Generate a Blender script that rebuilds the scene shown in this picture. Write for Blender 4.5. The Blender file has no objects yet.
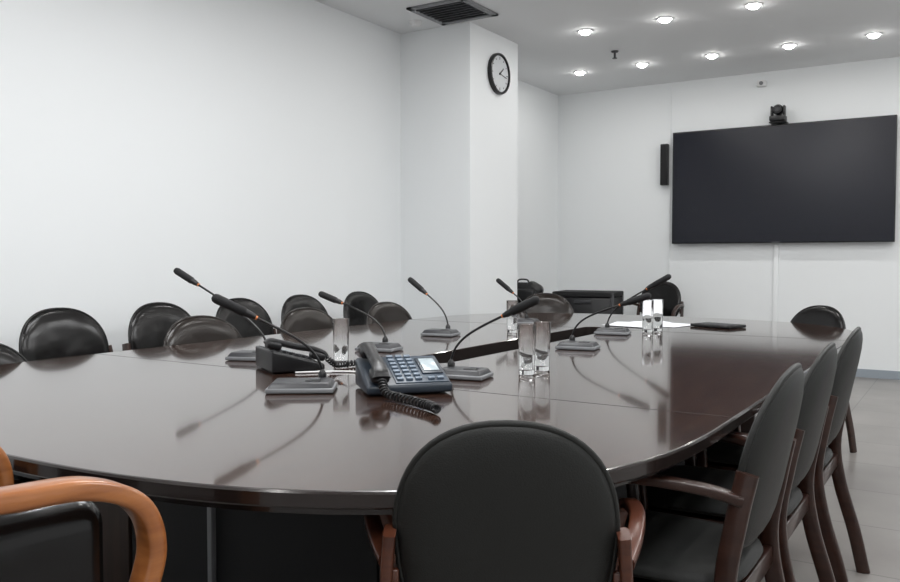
import bpy, bmesh, math, random
from mathutils import Vector, Matrix
random.seed(3)
D = math.radians
scene = bpy.context.scene
scene.view_settings.view_transform = 'Standard'

# ---------------------------------------------------------------- materials
def mat(name, col, rough=0.5, metal=0.0, spec=0.5, coat=0.0, noise=None, bump=None, trans=0.0, ior=1.45, emit=None, coat_rough=0.05):
    m = bpy.data.materials.new(name); m.use_nodes = True
    nt = m.node_tree; b = nt.nodes['Principled BSDF']
    b.inputs['Base Color'].default_value = (*col, 1)
    b.inputs['Roughness'].default_value = rough
    b.inputs['Metallic'].default_value = metal
    b.inputs['Specular IOR Level'].default_value = spec
    b.inputs['Coat Weight'].default_value = coat
    b.inputs['Coat Roughness'].default_value = coat_rough
    b.inputs['Transmission Weight'].default_value = trans
    b.inputs['IOR'].default_value = ior
    if emit:
        b.inputs['Emission Color'].default_value = (*emit[0], 1)
        b.inputs['Emission Strength'].default_value = emit[1]
    tc = nt.nodes.new('ShaderNodeTexCoord')
    if noise:   # (scale xyz, second colour)
        mp = nt.nodes.new('ShaderNodeMapping'); mp.inputs['Scale'].default_value = noise[0]
        n = nt.nodes.new('ShaderNodeTexNoise'); n.inputs['Scale'].default_value = 1.0
        n.inputs['Detail'].default_value = 6
        r = nt.nodes.new('ShaderNodeValToRGB')
        r.color_ramp.elements[0].position = 0.35; r.color_ramp.elements[1].position = 0.68
        r.color_ramp.elements[0].color = (*col, 1); r.color_ramp.elements[1].color = (*noise[1], 1)
        nt.links.new(tc.outputs['Object'], mp.inputs[0]); nt.links.new(mp.outputs[0], n.inputs['Vector'])
        nt.links.new(n.outputs['Fac'], r.inputs[0]); nt.links.new(r.outputs[0], b.inputs['Base Color'])
    if bump:    # (scale, strength)
        n2 = nt.nodes.new('ShaderNodeTexNoise'); n2.inputs['Scale'].default_value = bump[0]
        n2.inputs['Detail'].default_value = 1 if len(bump)>2 else 4
        bp = nt.nodes.new('ShaderNodeBump'); bp.inputs['Strength'].default_value = bump[1]
        bp.inputs['Distance'].default_value = bump[2] if len(bump)>2 else 0.004
        nt.links.new(tc.outputs['Object'], n2.inputs['Vector'])
        nt.links.new(n2.outputs['Fac'], bp.inputs['Height']); nt.links.new(bp.outputs[0], b.inputs['Normal'])
    return m

M = {}
M['wall'] = mat('white_paint', (0.835,0.857,0.868), 0.6, bump=(60,0.06))
M['ceil'] = mat('ceiling_paint', (0.80,0.81,0.82), 0.8, bump=(80,0.05))
M['base'] = mat('baseboard_grey', (0.30,0.34,0.38), 0.5)
M['table'] = mat('table_veneer', (0.028,0.014,0.010), 0.10, coat=0.5, coat_rough=0.05, noise=((40,3,40),(0.052,0.028,0.020)))
M['tedge'] = mat('table_edge', (0.014,0.009,0.008), 0.2, coat=0.5)
M['tmat'] = mat('table_slot_lining', (0.012,0.008,0.007), 0.7, spec=0.2)
M['seam'] = mat('table_seam', (0.006,0.005,0.005), 0.5)
M['tpanel'] = mat('table_panel', (0.022,0.012,0.009), 0.45, noise=((30,30,3),(0.04,0.023,0.017)))
M['black'] = mat('black_plastic', (0.008,0.008,0.009), 0.35)
M['blackm'] = mat('black_matte', (0.008,0.008,0.009), 0.75, bump=(400,0.4))
M['leather'] = mat('black_leather', (0.005,0.0045,0.0045), 0.2, spec=0.4, bump=(9,0.3,0.012))
M['brownl'] = mat('brown_leather', (0.012,0.008,0.006), 0.2, spec=0.45, bump=(9,0.25,0.012))
M['fabric'] = mat('dark_upholstery', (0.015,0.0155,0.0145), 0.46, spec=0.35, bump=(350,0.25))
M['dwood'] = mat('dark_chair_wood', (0.022,0.008,0.005), 0.3, coat=0.2, noise=((8,8,40),(0.038,0.015,0.010)))
M['rwood'] = mat('red_chair_wood', (0.06,0.018,0.010), 0.3, coat=0.3, noise=((8,8,40),(0.10,0.032,0.016)))
M['owood'] = mat('honey_wood', (0.24,0.078,0.022), 0.28, coat=0.4, noise=((14,6,50),(0.38,0.14,0.042)))
M['silver'] = mat('silver_metal', (0.55,0.56,0.58), 0.3, metal=0.9)
M['grey'] = mat('grey_plastic', (0.035,0.036,0.040), 0.35)
M['lgrey'] = mat('light_grey_plastic', (0.20,0.205,0.215), 0.4)
M['white'] = mat('white_plastic', (0.8,0.8,0.8), 0.4)
M['paper'] = mat('paper', (0.8,0.82,0.86), 0.7)
M['copper'] = mat('copper_ring', (0.8,0.28,0.10), 0.3, metal=0.4)
M['phone'] = mat('phone_body', (0.020,0.028,0.040), 0.35)
M['pface'] = mat('phone_face', (0.038,0.055,0.078), 0.35)
M['key'] = mat('phone_key', (0.12,0.155,0.20), 0.4)
M['lcd'] = mat('phone_lcd', (0.40,0.46,0.49), 0.2)
M['screen'] = mat('tv_screen', (0.004,0.005,0.012), 0.25)
M['glass'] = mat('clear_glass', (1,1,1), 0.0, trans=1.0, ior=1.45)
M['dlight'] = mat('downlight_lens', (1,1,1), 0.5, emit=((1,0.98,0.95),55))
M['panel'] = mat('fill_panel_glow', (1,1,1), 0.5, emit=((0.95,0.98,1.0),3))  # glowing face of the added fill panels
M['clockf'] = mat('clock_face', (0.6,0.62,0.64), 0.4)
# floor tiles
fm = mat('floor_tiles', (0.20,0.185,0.175), 0.3, noise=((1.5,1.5,1.5),(0.28,0.265,0.25)))
nt = fm.node_tree; b = nt.nodes['Principled BSDF']
br = nt.nodes.new('ShaderNodeTexBrick'); tc = nt.nodes.new('ShaderNodeTexCoord')
br.inputs['Scale'].default_value = 1.0; br.inputs['Brick Width'].default_value = 0.6; br.inputs['Row Height'].default_value = 0.6
br.offset = 0; br.inputs['Mortar Size'].default_value = 0.004
br.inputs['Color1'].default_value = (1,1,1,1); br.inputs['Color2'].default_value = (0.93,0.93,0.93,1); br.inputs['Mortar'].default_value = (0.55,0.55,0.55,1)
mx = nt.nodes.new('ShaderNodeMixRGB'); mx.blend_type = 'MULTIPLY'; mx.inputs[0].default_value = 1
src = b.inputs['Base Color'].links[0].from_socket
nt.links.new(tc.outputs['Object'], br.inputs['Vector'])
nt.links.new(src, mx.inputs[1]); nt.links.new(br.outputs['Color'], mx.inputs[2]); nt.links.new(mx.outputs[0], b.inputs['Base Color'])
M['floor'] = fm

# ---------------------------------------------------------------- mesh builder
class MB:
    def __init__(s): s.v=[]; s.f=[]; s.m=[]; s.mats=[]
    def mi(s, k):
        if k not in s.mats: s.mats.append(k)
        return s.mats.index(k)
    def add(s, vs, fs, k, mtx=None):
        o=len(s.v); i=s.mi(k)
        for p in vs:
            p=Vector(p); s.v.append(mtx@p if mtx else p)
        for f in fs: s.f.append([o+a for a in f]); s.m.append(i)
    def bm(s, bm, k, mtx=None):
        bm.verts.index_update()
        s.add([v.co.copy() for v in bm.verts], [[v.index for v in f.verts] for f in bm.faces], k, mtx); bm.free()
    def box(s, c, size, k, bevel=0.0, rot=None, seg=2, taper=None):
        bm=bmesh.new(); bmesh.ops.create_cube(bm,size=1)
        for v in bm.verts: v.co=Vector((v.co.x*size[0],v.co.y*size[1],v.co.z*size[2]))
        if taper:
            for v in bm.verts:
                if v.co.z>0: v.co.x*=taper[0]; v.co.y*=taper[1]
        if bevel>0: bmesh.ops.bevel(bm,geom=bm.edges[:],offset=bevel,segments=seg,profile=0.5,affect='EDGES')
        mt=Matrix.Translation(c)
        if rot is not None: mt=mt@rot
        s.bm(bm,k,mt)
    def tube(s, pts, r, k, seg=10, cap=True):
        pts=[Vector(p) for p in pts]; n=len(pts)
        rr=r if isinstance(r,(list,tuple)) else [r]*n
        vs=[];fs=[]; up=None
        for i in range(n):
            t=(pts[min(i+1,n-1)]-pts[max(i-1,0)]).normalized()
            if up is None:
                a=Vector((0,0,1)) if abs(t.z)<0.9 else Vector((1,0,0))
                up=(a-t*a.dot(t)).normalized()
            else: up=(up-t*up.dot(t)).normalized()
            sd=t.cross(up)
            for j in range(seg):
                an=2*math.pi*j/seg
                vs.append(pts[i]+(up*math.cos(an)+sd*math.sin(an))*rr[i])
        for i in range(n-1):
            for j in range(seg):
                a=i*seg+j;b2=i*seg+(j+1)%seg
                fs.append([a,a+seg,b2+seg,b2])
        if cap: fs.append(list(range(seg))); fs.append([ (n-1)*seg+j for j in range(seg)][::-1])
        s.add(vs,fs,k)
    def sweep(s, pts, side, w, h, k, bev=0.25):
        pts=[Vector(p) for p in pts]; n=len(pts)
        W=w if isinstance(w,list) else [w]*n; H=h if isinstance(h,list) else [h]*n
        vs=[];fs=[]
        for i in range(n):
            t=(pts[min(i+1,n-1)]-pts[max(i-1,0)]).normalized()
            sd=Vector(side); sd=(sd-t*sd.dot(t)).normalized(); nn=t.cross(sd)
            a=W[i]/2;b2=H[i]/2;c=min(a,b2)*bev*2
            for (x,y) in [(a-c,-b2),(a-c*.3,-b2+c*.3),(a,-b2+c),(a,b2-c),(a-c*.3,b2-c*.3),(a-c,b2),(-a+c,b2),(-a+c*.3,b2-c*.3),(-a,b2-c),(-a,-b2+c),(-a+c*.3,-b2+c*.3),(-a+c,-b2)]:
                vs.append(pts[i]+sd*x+nn*y)
        q=12
        for i in range(n-1):
            for j in range(q):
                a=i*q+j;b2=i*q+(j+1)%q
                fs.append([a,b2,b2+q,a+q])
        fs.append(list(range(q))[::-1]); fs.append([(n-1)*q+j for j in range(q)])
        s.add(vs,fs,k)
    def lathe(s, prof, k, seg=28, mtx=None):
        vs=[];fs=[]
        for (r,z) in prof:
            for j in range(seg):
                a=2*math.pi*j/seg; vs.append((r*math.cos(a),r*math.sin(a),z))
        for i in range(len(prof)-1):
            for j in range(seg):
                a=i*seg+j;b2=i*seg+(j+1)%seg
                fs.append([a,b2,b2+seg,a+seg])
        s.add(vs,fs,k,mtx)
    def mesh(s,name,ang=38):
        me=bpy.data.meshes.new(name); me.from_pydata([tuple(v) for v in s.v],[],s.f)
        for k in s.mats: me.materials.append(M[k])
        me.polygons.foreach_set('material_index',s.m); me.update()
        bm=bmesh.new(); bm.from_mesh(me); bmesh.ops.recalc_face_normals(bm,faces=bm.faces[:]); bm.to_mesh(me); bm.free()
        me.shade_smooth(); me.set_sharp_from_angle(angle=D(ang))
        return me
def put(me,name,loc=(0,0,0),rz=0,sc=1.0):
    o=bpy.data.objects.new(name,me); o.location=loc; o.rotation_euler=(0,0,D(rz)); o.scale=(sc,sc,sc) if not isinstance(sc,tuple) else sc
    scene.collection.objects.link(o); return o
def cr(pts,sub=6):
    pts=[Vector(p) for p in pts]; P=[pts[0]*2-pts[1]]+pts+[pts[-1]*2-pts[-2]]; out=[]
    for i in range(1,len(P)-2):
        for j in range(sub):
            t=j/sub;a,b2,c,d=P[i-1],P[i],P[i+1],P[i+2]
            out.append(0.5*((2*b2)+(c-a)*t+(2*a-5*b2+4*c-d)*t*t+(3*b2-a-3*c+d)*t**3))
    out.append(pts[-1]); return out
def sgnpow(v,p): return math.copysign(abs(v)**p,v)

# ---------------------------------------------------------------- room shell
XL,XR,YB,YF,ZC = -4.12, 2.6, -2.2, 8.87, 3.03
def slab(name,lo,hi,k):
    m=MB(); c=[(a+b2)/2 for a,b2 in zip(lo,hi)]; m.box((0,0,0),[b2-a for a,b2 in zip(lo,hi)],k)
    return put(m.mesh(name),name,c)
slab('floor',(XL-.1,YB-.1,-.1),(XR+.1,YF+.1,0),'floor')
slab('ceiling',(XL-.1,YB-.1,ZC),(XR+.1,YF+.1,ZC+.1),'ceil')
slab('wall_left',(XL-.1,YB-.1,0),(XL,YF+.1,ZC),'wall')
slab('wall_right',(XR,YB-.1,0),(XR+.1,YF+.1,ZC),'wall')
slab('wall_far',(XL,YF,0),(XR,YF+.1,ZC),'wall')
slab('wall_near',(XL,YB-.1,0),(XR,YB,ZC),'wall')
slab('wall_column',(XL,5.74,0),(-3.44,6.56,ZC),'wall')
slab('baseboard_far',(XL,YF-.015,0),(XR,YF,.08),'base')
slab('baseboard_left',(XL,YB,0),(XL+.015,5.72,.08),'base')
slab('baseboard_column',(XL+.015,5.725,0),(-3.425,5.74,.08),'base')

# ---------------------------------------------------------------- table
def stadium(cx,y0,y1,a,b2,n,N=160,inset=0.0):
    out=[]
    for i in range(N):
        th=2*math.pi*i/N; c,s_=math.cos(th),math.sin(th)
        x=(a-inset)*sgnpow(c,2/n); y=(b2-inset)*sgnpow(s_,2/n)
        out.append((cx+x,(y1 if s_>0 else y0)+y))
    return out
TX,TY0,TY1,TA,TB,TN=-1.8,2.05,4.50,1.30,1.12,2.8
tb=MB(); N=160
def ring(ins,z): return [(x,y,z) for x,y in stadium(TX,TY0,TY1,TA,TB,TN,N,ins)]
def hole(off,z):
    return [(x,y,z) for x,y in stadium(TX,2.75,4.40,.11+off,.12+off,5,N)]
def rings_mesh(rl,k):
    vs=[p for r in rl for p in r]; fs=[]
    for i in range(len(rl)-1):
        for j in range(N):
            a=i*N+j;b2=i*N+(j+1)%N; fs.append([a,b2,b2+N,a+N])
    tb.add(vs,fs,k)
rings_mesh([hole(0,.748),hole(.002,.75),hole(.004,.75),ring(.010,.75),ring(.007,.75)],'table')
rings_mesh([ring(.007,.75),ring(.003,.749),ring(0,.745),ring(0,.722),ring(.004,.718),ring(.02,.716),ring(.03,.716),ring(.03,.70),ring(.2,.70),hole(.06,.70),hole(0,.70)],'tedge')
rings_mesh([hole(0,.70),hole(0,.748)],'tmat')
for yy in (2.13,4.42):
    for sx in (-1,1):
        tb.box((TX+sx*.71,yy,.7500),(1.16,.003,.0008),'seam')
# closed cable trough under the slot
tb.box((TX,3.575,.60),(.34,2.10,.02),'tmat'); tb.box((TX-.16,3.575,.65),(.02,2.10,.12),'tmat'); tb.box((TX+.16,3.575,.65),(.02,2.10,.12),'tmat')
tb.box((TX,2.53,.65),(.34,.02,.12),'tmat'); tb.box((TX,4.62,.65),(.34,.02,.12),'tmat')
for (c,sz,k) in [((-1.8,1.72,.35),(1.0,.04,.70),'blackm'),((-1.17,1.72,.35),(.24,.05,.70),'tpanel'),((-2.43,1.72,.35),(.24,.05,.70),'tpanel'),
                 ((-1.8,4.9,.35),(1.3,.04,.70),'tpanel'),
                 ((-1.09,2.13,.35),(.30,.04,.70),'tpanel'),((-2.51,2.13,.35),(.30,.04,.70),'tpanel'),
                 ((-1.09,4.42,.35),(.30,.04,.70),'tpanel'),((-2.51,4.42,.35),(.30,.04,.70),'tpanel'),
                 ((-1.2,3.3,.40),(.03,3.0,.60),'blackm'),((-2.4,3.3,.40),(.03,3.0,.60),'blackm')]:
    tb.box(c,sz,k,0.004)
tb.box((-1.90,1.68,.36),(.02,.02,.66),'lgrey',.004)
put(tb.mesh('conference_table',30),'conference_table')

# ---------------------------------------------------------------- chairs
def pillow(m,k,a_top,a_bot,w,zc,yfun,thick,nt=2.3,nb=3.6,wb=0.93,curve=0.6,pipe=None,N=56):
    R=[0,.25,.5,.7,.84,.93,.98,1.0]
    def pos(r,th):
        c,s_=math.cos(th),math.sin(th)
        n=nt if s_>=0 else nb
        x=w*sgnpow(c,2/n); z=(a_top if s_>=0 else a_bot)*sgnpow(s_,2/n)
        if s_<0: x*=1-(1-wb)*min(1,abs(z)/a_bot)
        return x*r, z*r
    for side in (1,-1):
        vs=[];fs=[]
        for r in R:
            for j in range(N):
                x,z=pos(r,2*math.pi*j/N)
                h=thick*math.sqrt(max(0,1-r**5))
                Z=zc+z
                vs.append((x,yfun(Z)+curve*x*x+side*h,Z))
        for i in range(len(R)-1):
            for j in range(N):
                a=i*N+j;b2=i*N+(j+1)%N; fs.append([a,b2,b2+N,a+N])
        m.add(vs,fs,k)
    if pipe:
        pts=[]
        for j in range(N+1):
            x,z=pos(1.0,2*math.pi*j/N); Z=zc+z; pts.append((x,yfun(Z)+curve*x*x,Z))
        m.tube(pts,pipe,k,8,cap=False)
def seatpad(m,k,w,d,zc,th,yc=0.0,n=4,N=48):
    R=[0,.3,.6,.8,.92,.98,1.0]
    for side in (1,-1):
        vs=[];fs=[]
        for r in R:
            for j in range(N):
                t=2*math.pi*j/N
                x=w*sgnpow(math.cos(t),2/n)*r; y=d*sgnpow(math.sin(t),2/n)*r
                vs.append((x*(1+.06*y/d),yc+y,zc+side*th*math.sqrt(max(0,1-r**6))*(1 if side>0 else .6)))
        for i in range(len(R)-1):
            for j in range(N):
                a=i*N+j;b2=i*N+(j+1)%N; fs.append([a,b2,b2+N,a+N])
        m.add(vs,fs,k)
def chair_mesh(name,pad,wood):
    m=MB(); yf=lambda z:-.205-.21*(z-.5)
    pillow(m,pad,.21,.18,.215,.69,yf,.026,pipe=.007)
    seatpad(m,pad,.225,.23,.445,.035,.02)
    m.box((0,.02,.405),(.40,.40,.03),wood,.006)
    for s_ in (-1,1):
        m.sweep(cr([(s_*.235,-.30,0),(s_*.236,-.265,.15),(s_*.236,-.215,.32),(s_*.236,-.195,.46),(s_*.234,-.215,.60),(s_*.225,-.235,.70)]),(1,0,0),.024,.045,wood)
        m.sweep(cr([(s_*.232,-.225,.645),(s_*.262,-.15,.665),(s_*.290,-.03,.675),(s_*.292,.08,.668),(s_*.285,.155,.63),(s_*.272,.175,.55),(s_*.262,.165,.42),(s_*.262,.19,.2),(s_*.262,.235,0)]),(1,0,0),
                [.034]*30+[.028]*19,[.022]*24+[.034]*25,wood)
        m.box((s_*.245,.0,.405),(.02,.36,.045),wood,.004)
        m.box((s_*.225,-.21,.60),(.03,.02,.05),wood,.003)
    m.box((0,-.195,.40),(.46,.022,.05),wood,.004); m.box((0,.17,.40),(.50,.022,.045),wood,.004)
    return m.mesh(name,50)
C_black=chair_mesh('chair_black','leather','dwood')
C_brown=chair_mesh('chair_brown','brownl','dwood')
C_fab=chair_mesh('chair_fabric','fabric','dwood')
C_near=chair_mesh('chair_near','fabric','rwood')
put(C_near,'conference_chair',(-.770,1.412,0),30,(.88,.9,.977))
for y in (1.96,2.50,3.12): put(C_fab,'conference_chair',(-.62,y,0),90,(.92,1.0,1.01))
for y in (2.84,3.62,4.40): put(C_brown,'conference_chair',(-3.02,y,0),-90,(1.18,.96,.95))
put(C_black,'conference_chair',(-2.91,1.74,0),-78,(1,.97,.92))
put(C_brown,'conference_chair',(-2.58,5.38,0),-152,.98)
put(C_black,'conference_chair',(-.92,5.26,0),150,.95)
for y in (2.41,3.00,3.59,4.14,4.76): put(C_black,'conference_chair',(-3.52,y,0),-90,(1.06,1,1))
put(C_black,'conference_chair',(-2.78,8.28,0),178,1.0)

# wooden armchair, lower left
m=MB()
for s_ in (-1,1):
    m.sweep(cr([(s_*.27,-.34,.85),(s_*.275,-.2,.837),(s_*.28,-.05,.823),(s_*.28,.07,.815),(s_*.28,.15,.775),(s_*.28,.175,.70),(s_*.275,.15,.60),(s_*.27,.13,.48),(s_*.27,.15,.25),(s_*.27,.19,0)],8),(1,0,0),.050,.030,'owood')
    m.sweep(cr([(s_*.27,-.46,0),(s_*.27,-.38,.25),(s_*.27,-.31,.50),(s_*.27,-.33,.72),(s_*.27,-.37,.90)]),(1,0,0),.035,.05,'owood')
    m.box((s_*.27,-.08,.40),(.03,.42,.06),'owood',.006)
    m.box((s_*.222,-.07,.615),(.09,.38,.35),'leather',.043,seg=6)
seatpad(m,'leather',.24,.26,.50,.07,-.08)
m.box((0,-.08,.42),(.46,.46,.05),'owood',.01)
pillow(m,'leather',.28,.24,.25,.82,lambda z:-.33-.2*(z-.5),.05,pipe=.01)
put(m.mesh('wooden_armchair',50),'wooden_armchair',(-1.375,.695,0),-8)

# ---------------------------------------------------------------- microphones
def microphone(stem,tip,base_dir,base_ang,scale=1.0):
    m=MB()
    rz=Matrix.Rotation(D(base_ang),4,'Z'); bc=Vector((*base_dir,0)); S=scale
    m.box(bc+Vector((0,0,.008)),(.175*S,.125*S,.014),'lgrey',.004,rot=rz)
    m.box(bc+Vector((0,0,.022)),(.168*S,.118*S,.018),'grey',.005,rot=rz,taper=(.86,.80))
    m.box(bc+rz@Vector((.035,-.02,.032)),(.045,.022,.003),'black',.001,rot=rz)
    m.box(bc+rz@Vector((.035,.02,.032)),(.03,.012,.004),'lgrey',.001,rot=rz)
    m.lathe([(0,.028),(.013,.028),(.013,.042),(.008,.050),(.0045,.055),(0,.055)],'black',16)
    tip=Vector(tip); h=Vector((tip.x,tip.y,0)).normalized()
    p0=Vector((0,0,.05)); p1=Vector((0,0,.125))+h*.015
    d=(tip-p1).normalized(); hs=tip-d*.135
    p2=p1+(hs-p1)*.35
    pts=[]
    for i in range(17):
        t=i/16
        pts.append(p0*(1-t)**3+3*p1*t*(1-t)**2+3*p2*t*t*(1-t)+hs*t**3)
    m.tube(pts,.0042,'black',8)
    m.tube([hs-d*.012,hs-d*.006],.0065,'copper',12)
    m.tube([hs-d*.006,hs,hs+d*.01,hs+d*.03],[.008,.009,.011,.0125],'black',14)
    m.tube([hs+d*.028,hs+d*.032,hs+d*.12,hs+d*.13,hs+d*.135],[.0125,.0145,.0150,.012,.005],'blackm',16)
    return put(m.mesh('microphone_mesh',45),'conference_microphone',(stem[0],stem[1],.7508))
microphone((-1.70,1.95),(-.22,-.24,.284),(-.01,-.08),35,1.15)      # A
microphone((-2.36,2.38),(-.48,-.05,.35),(-.04,-.04),20)      # B
microphone((-2.19,2.93),(-.38,0,.235),(.02,-.07),10)           # C
microphone((-2.32,3.65),(-.25,0,.29),(.0,-.07),10)            # D
microphone((-1.50,2.38),(.33,0,.270),(.06,-.02),10)           # E
microphone((-1.52,3.43),(.36,0,.242),(.05,-.05),10)           # F
microphone((-1.65,4.18),(.34,0,.31),(.05,-.05),10)            # G
microphone((-2.32,4.55),(-.21,0,.266),(.02,-.07),10)          # H

# ---------------------------------------------------------------- telephones
def telephone(body,face,key):
    m=MB()
    def wedge(x0,x1,y0,y1,zf,zb,k,bev):
        bm=bmesh.new(); bmesh.ops.create_cube(bm,size=1)
        for v in bm.verts:
            x=x0 if v.co.x<0 else x1; y=y0 if v.co.y<0 else y1
            z=.004 if v.co.z<0 else (zf if v.co.y<0 else zb)
            v.co=Vector((x,y,z))
        bmesh.ops.bevel(bm,geom=bm.edges[:],offset=bev,segments=3,profile=.5,affect='EDGES'); m.bm(bm,k)
    wedge(-.115,.125,-.10,.10,.028,.085,body,.008)
    tilt=math.atan2(.057,.20); rt=Matrix.Rotation(tilt,4,'X')
    def top(x,y,h=0): return Vector((x,y,.0565+.285*y+h))
    m.box(top(.042,0,.001),(.15,.185,.004),face,.002,rot=rt)
    m.box(top(.083,.012,.004),(.060,.110,.007),body,.002,rot=rt)
    m.box(top(.083,.012,.0085),(.044,.084,.002),'lcd',.0005,rot=rt)
    for i in range(7):
        for j in range(3):
            m.box(top(-.018+j*.026,.078-i*.025,.006),(.019,.014,.008),key,.002,rot=rt)
    for j in range(2): m.box(top(.070+j*.026,-.072,.006),(.019,.014,.007),key,.002,rot=rt)
    hx=-.078
    pts=cr([(hx,-.112,.052),(hx,-.100,.066),(hx,-.06,.082),(hx,0,.094),(hx,.06,.110),(hx,.095,.118),(hx,.112,.108)],5)
    n=len(pts)
    m.sweep(pts,(1,0,0),[.050-.014*math.sin(math.pi*i/(n-1)) for i in range(n)],[.020+.004*math.sin(math.pi*i/(n-1)) for i in range(n)],'black',.45)
    for yy,zz in ((-.082,.055),(.085,.102)):
        m.box((hx,yy,zz),(.052,.056,.030),'black',.012,rot=rt,seg=4)
    m.box((0,.06,.006),(.18,.05,.012),'black',.003)
    path=cr([(hx,-.118,.045),(hx+.005,-.155,.018),(hx+.03,-.21,.014),(hx+.055,-.28,.014),(hx+.075,-.34,.014),(hx+.08,-.39,.014)],10)
    hp=[];turns=22;S=turns*10
    for i in range(S+1):
        f=i/S*(len(path)-1);a=int(min(f,len(path)-2));t=f-a;c=path[a].lerp(path[a+1],t)
        tg=(path[a+1]-path[a]).normalized();sd=tg.cross(Vector((0,0,1))).normalized();u=sd.cross(tg)
        an=2*math.pi*i/10; hp.append(c+(sd*math.cos(an)+u*math.sin(an))*.0095)
    m.tube(hp,.0035,'black',6)
    return m
put(telephone('phone','pface','key').mesh('telephone_mesh',40),'desk_telephone',(-1.462,2.035,.7508),48,1.07)
put(telephone('black','black','grey').mesh('telephone_mesh_b',40),'desk_telephone',(-2.07,2.20,.7508),150,.95)
m=MB(); m.tube(cr([(-1.98,2.13,.754),(-1.86,2.24,.754),(-1.74,2.26,.754),(-1.60,2.17,.754)],8),.003,'white',8)
put(m.mesh('telephone_cable'),'telephone_cable')

# ---------------------------------------------------------------- glasses
def glass():
    m=MB(); m.lathe([(0,0),(.026,0),(.028,.003),(.031,.17),(.0305,.172),(.0295,.17),(.0262,.018),(0,.014)],'glass',32); return m.mesh('glass_mesh',50)
G=glass()
for x,y in ((-2.0,2.40),(-1.296,2.545),(-1.295,2.66),(-2.085,3.92),(-1.48,4.33),(-1.46,4.43)):
    put(G,'drinking_glass',(x,y,.7508))

m=MB()
for i,(x,y,a) in enumerate(((-1.76,4.82,10),(-1.52,4.86,-12),(-1.64,4.95,40),(-1.70,4.70,80))):
    m.box((x,y,.7515+i*.0009),(.21,.297,.0008),'paper',rot=Matrix.Rotation(D(a),4,'Z'))
put(m.mesh('paper_sheets'),'paper_sheets')
m=MB(); r=Matrix.Rotation(D(-20),4,'Z'); m.box((0,0,.009),(.26,.17,.016),'black',.004,rot=r); m.box((0,0,.018),(.22,.13,.002),'grey',.0005,rot=r)
put(m.mesh('notebook_tablet'),'tablet_computer',(-1.25,4.88,.7508))

# ---------------------------------------------------------------- television wall
m=MB()
x0,x1,z0,z1=-2.745,-.638,1.30,2.48; cx,cz=(x0+x1)/2,(z0+z1)/2
m.box((0,0,0),(x1-x0,.05,z1-z0),'black',.006); m.box((0,-.0255,0),(x1-x0-.02,.002,z1-z0-.024),'screen')
m.box((0,.045,0),(.6,.05,.4),'black'); m.box((0,-.026,-(z1-z0)/2+.008),(.08,.002,.006),'lgrey')
put(m.mesh('television'),'television',(cx,YF-.072,cz))
m=MB(); m.box((0,0,0),(.08,.07,.44),'black',.008); m.box((0,-.036,0),(.066,.004,.41),'blackm',.001); m.box((0,.045,0),(.04,.03,.1),'black')
put(m.mesh('wall_speaker'),'wall_speaker',(-2.84,YF-.062,2.15))
m=MB()
m.box((0,.03,.0),(.16,.14,.012),'black',.003); m.box((0,0,.035),(.15,.12,.055),'black',.012)
m.box((-.058,0,.11),(.02,.07,.10),'black',.008); m.box((.058,0,.11),(.02,.07,.10),'black',.008)
m.lathe([(0,-.06),(.045,-.05),(.052,-.02),(.052,.03),(.04,.055),(0,.06)],'black',24,Matrix.Translation((0,0,.12))@Matrix.Rotation(D(90),4,'X'))
m.lathe([(0,.061),(.022,.061),(.025,.066),(.025,.058)],'grey',20,Matrix.Translation((0,0,.12))@Matrix.Rotation(D(90),4,'X'))
m.box((0,.11,-.03),(.03,.02,.1),'black')
put(m.mesh('video_camera'),'video_camera',(-1.68,YF-.125,2.495))
m=MB(); m.box((0,0,0),(.05,.02,1.21),'wall',.003); put(m.mesh('trim_cable'),'trim_1',(-1.70,YF-.01,.69))
m=MB(); m.box((0,0,0),(.02,.012,2.9),'wall',.002); put(m.mesh('trim_cable2'),'trim_2',(-2.80,YF-.007,1.54))
m=MB(); m.box((0,0,0),(.09,.06,.06),'white',.012); m.lathe([(0,0),(.02,0),(.018,.012),(0,.016)],'lgrey',16,Matrix.Translation((0,-.03,0))@Matrix.Rotation(D(90),4,'X'))
put(m.mesh('motion_sensor'),'motion_sensor',(-1.86,YF-.031,2.91))

m=MB(); R=Matrix.Rotation(D(90),4,'Y')
m.lathe([(0,0),(.17,0),(.172,.02),(.168,.035),(.155,.038),(.150,.028),(.150,.022)],'black',48,R)
m.lathe([(0,.022),(.151,.022)],'clockf',48,R)
for i in range(12):
    a=2*math.pi*i/12; L=.024 if i%3==0 else .014
    m.box((.0235,math.sin(a)*.128,math.cos(a)*.128),(.002,.006,L),'black',rot=Matrix.Rotation(-a,4,'X'))
for a,L,w in ((D(-50),.08,.010),(D(-100),.115,.007)):
    m.box((.026,-math.sin(a)*L/2,math.cos(a)*L/2),(.002,w,L),'black',rot=Matrix.Rotation(a,4,'X'))
m.lathe([(0,.03),(.01,.03),(.01,.022)],'black',12,R)
put(m.mesh('wall_clock'),'wall_clock',(-3.4395,6.19,2.70))

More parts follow.
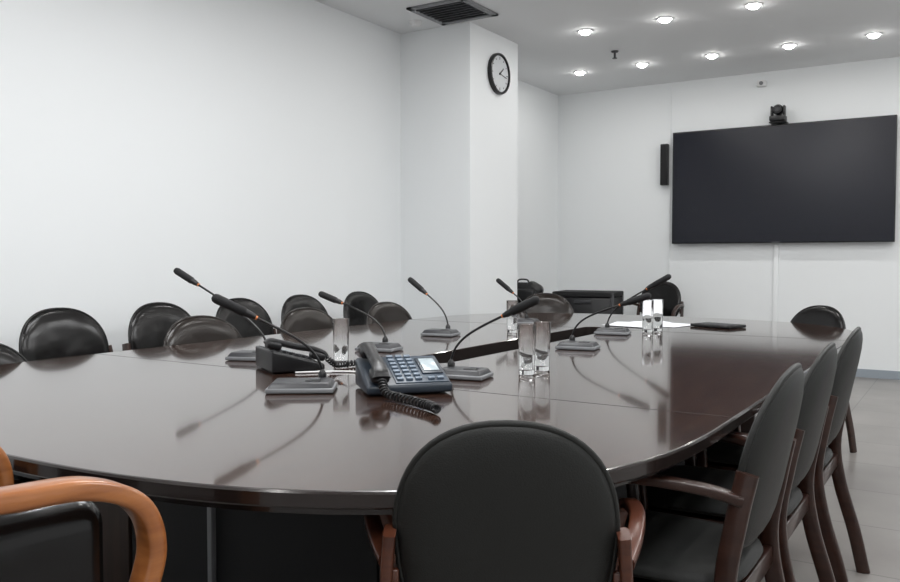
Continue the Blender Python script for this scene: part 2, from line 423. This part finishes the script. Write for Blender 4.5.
m=MB()
for s_ in (-1,1):
    m.box((s_*.23,0,-.008),(.05,.51,.016),'lgrey',.003); m.box((0,s_*.23,-.008),(.51,.05,.016),'lgrey',.003)
m.box((0,0,-.001),(.42,.42,.002),'black')
for i in range(8): m.box((0,-.18+i*.052,-.012),(.42,.032,.003),'lgrey',rot=Matrix.Rotation(D(35),4,'X'))
put(m.mesh('air_vent'),'air_vent',(-3.40,5.42,ZC))
m=MB(); m.lathe([(0,0),(.05,0),(.05,-.02),(.035,-.04),(0,-.045)],'white',24); put(m.mesh('smoke_detector'),'smoke_detector',(-3.80,5.50,ZC))
m=MB(); m.lathe([(0,0),(.035,0),(.03,-.012),(.01,-.016),(.01,-.06),(.022,-.062),(.022,-.068),(0,-.07)],'grey',16); put(m.mesh('ceiling_sprinkler'),'ceiling_sprinkler',(-2.81,7.25,ZC))

# equipment behind table
m=MB(); m.box((0,0,.40),(.58,.42,.74),'black',.012)
for s_ in (-1,1):
    m.box((s_*.285,-.205,.42),(.03,.03,.80),'grey',.004); m.box((s_*.285,.205,.42),(.03,.03,.80),'grey',.004)
m.box((0,-.213,.60),(.5,.008,.02),'grey'); m.box((0,-.22,.73),(.16,.02,.03),'grey',.004); m.box((0,0,.80),(.60,.44,.05),'blackm',.01)
for sx in (-1,1):
    for sy in (-1,1): m.lathe([(0,0),(.025,0),(.025,.03),(0,.03)],'grey',12,Matrix.Translation((sx*.24,sy*.16,.0)))
put(m.mesh('equipment_case'),'equipment_case',(-3.20,7.60,0),8)
m=MB(); m.box((0,0,.36),(.45,.40,.70),'blackm',.01); m.box((0,-.203,.36),(.40,.01,.62),'black',.003); m.box((.12,-.215,.45),(.015,.02,.12),'silver',.003)
put(m.mesh('low_cabinet'),'low_cabinet',(-3.80,7.24,0),3)
m=MB(); m.box((0,0,.10),(.38,.24,.20),'blackm',.085,seg=6,taper=(.8,.7)); m.box((0,-.12,.08),(.24,.06,.12),'black',.025,seg=4); m.box((.09,0,.13),(.18,.16,.14),'black',.06,seg=5,rot=Matrix.Rotation(.5,4,'Y'))
m.tube(cr([(-.08,0,.18),(-.06,0,.225),(.02,0,.225),(.04,0,.19)]),.008,'black',8)
put(m.mesh('backpack'),'backpack',(-3.71,7.24,.712),15)

# ---------------------------------------------------------------- lights
def downlight(x,y,E):
    m=MB(); m.lathe([(.045,-.001),(.048,-.008),(.060,-.008),(.066,0)],'white',24); m.lathe([(.045,-.004),(.042,-.016),(.032,-.026),(.016,-.032),(0,-.034)],'dlight',24)
    o=put(m.mesh('recessed_downlight'),'recessed_downlight',(x,y,ZC))
    l=bpy.data.lights.new('lamp','AREA'); l.shape='DISK'; l.size=.07; l.energy=E; l.color=(1,.985,.96)
    lo=bpy.data.objects.new('lamp',l); scene.collection.objects.link(lo); lo.parent=o; lo.location=(0,0,-.038)
for y in (6.48,7.87):
    for x in (-3.42,-2.77,-2.10,-1.43,-.76,-.09,.58,1.25):
        if y<7 and x<-3.3: continue
        downlight(x,y,2.2)
for y in (-.42,.96,2.34,3.72,5.10):
    for x in (-2.77,-1.43,-.09,1.25): downlight(x,y,4.5)
def fill_panel(x,y,E):  # framed panel with area light, added as general fill for the room
    m=MB()
    for s_ in (-1,1):
        m.box((s_*.3,0,-.02),(.02,1.22,.04),'white',.003); m.box((0,s_*.6,-.02),(.6,.02,.04),'white',.003)
    m.box((0,0,-.02),(.58,1.18,.01),'panel')
    o=put(m.mesh('added_fill_panel'),'added_fill_panel',(x,y,ZC))
    l=bpy.data.lights.new('lamp','AREA'); l.shape='RECTANGLE'; l.size=.56; l.size_y=1.16; l.energy=E; l.color=(.975,.985,1)
    lo=bpy.data.objects.new('lamp',l); scene.collection.objects.link(lo); lo.parent=o; lo.location=(0,0,-.03)
for x,y in ((-2.1,.3),(-2.1,2.9),(.5,.3),(.5,2.9),(.5,5.4)): fill_panel(x,y,24)  # added fill, all out of view above and behind the camera

w=bpy.data.worlds.new('world'); scene.world=w; w.use_nodes=True
w.node_tree.nodes['Background'].inputs[0].default_value=(.8,.9,1,1); w.node_tree.nodes['Background'].inputs[1].default_value=.3

cam=bpy.data.cameras.new('camera'); co=bpy.data.objects.new('camera',cam); scene.collection.objects.link(co)
cam.lens=33.2; cam.sensor_width=36; co.location=(0,0,1.15); co.rotation_euler=(D(90-2.28),0,D(32.3)); cam.clip_start=.02
scene.camera=co
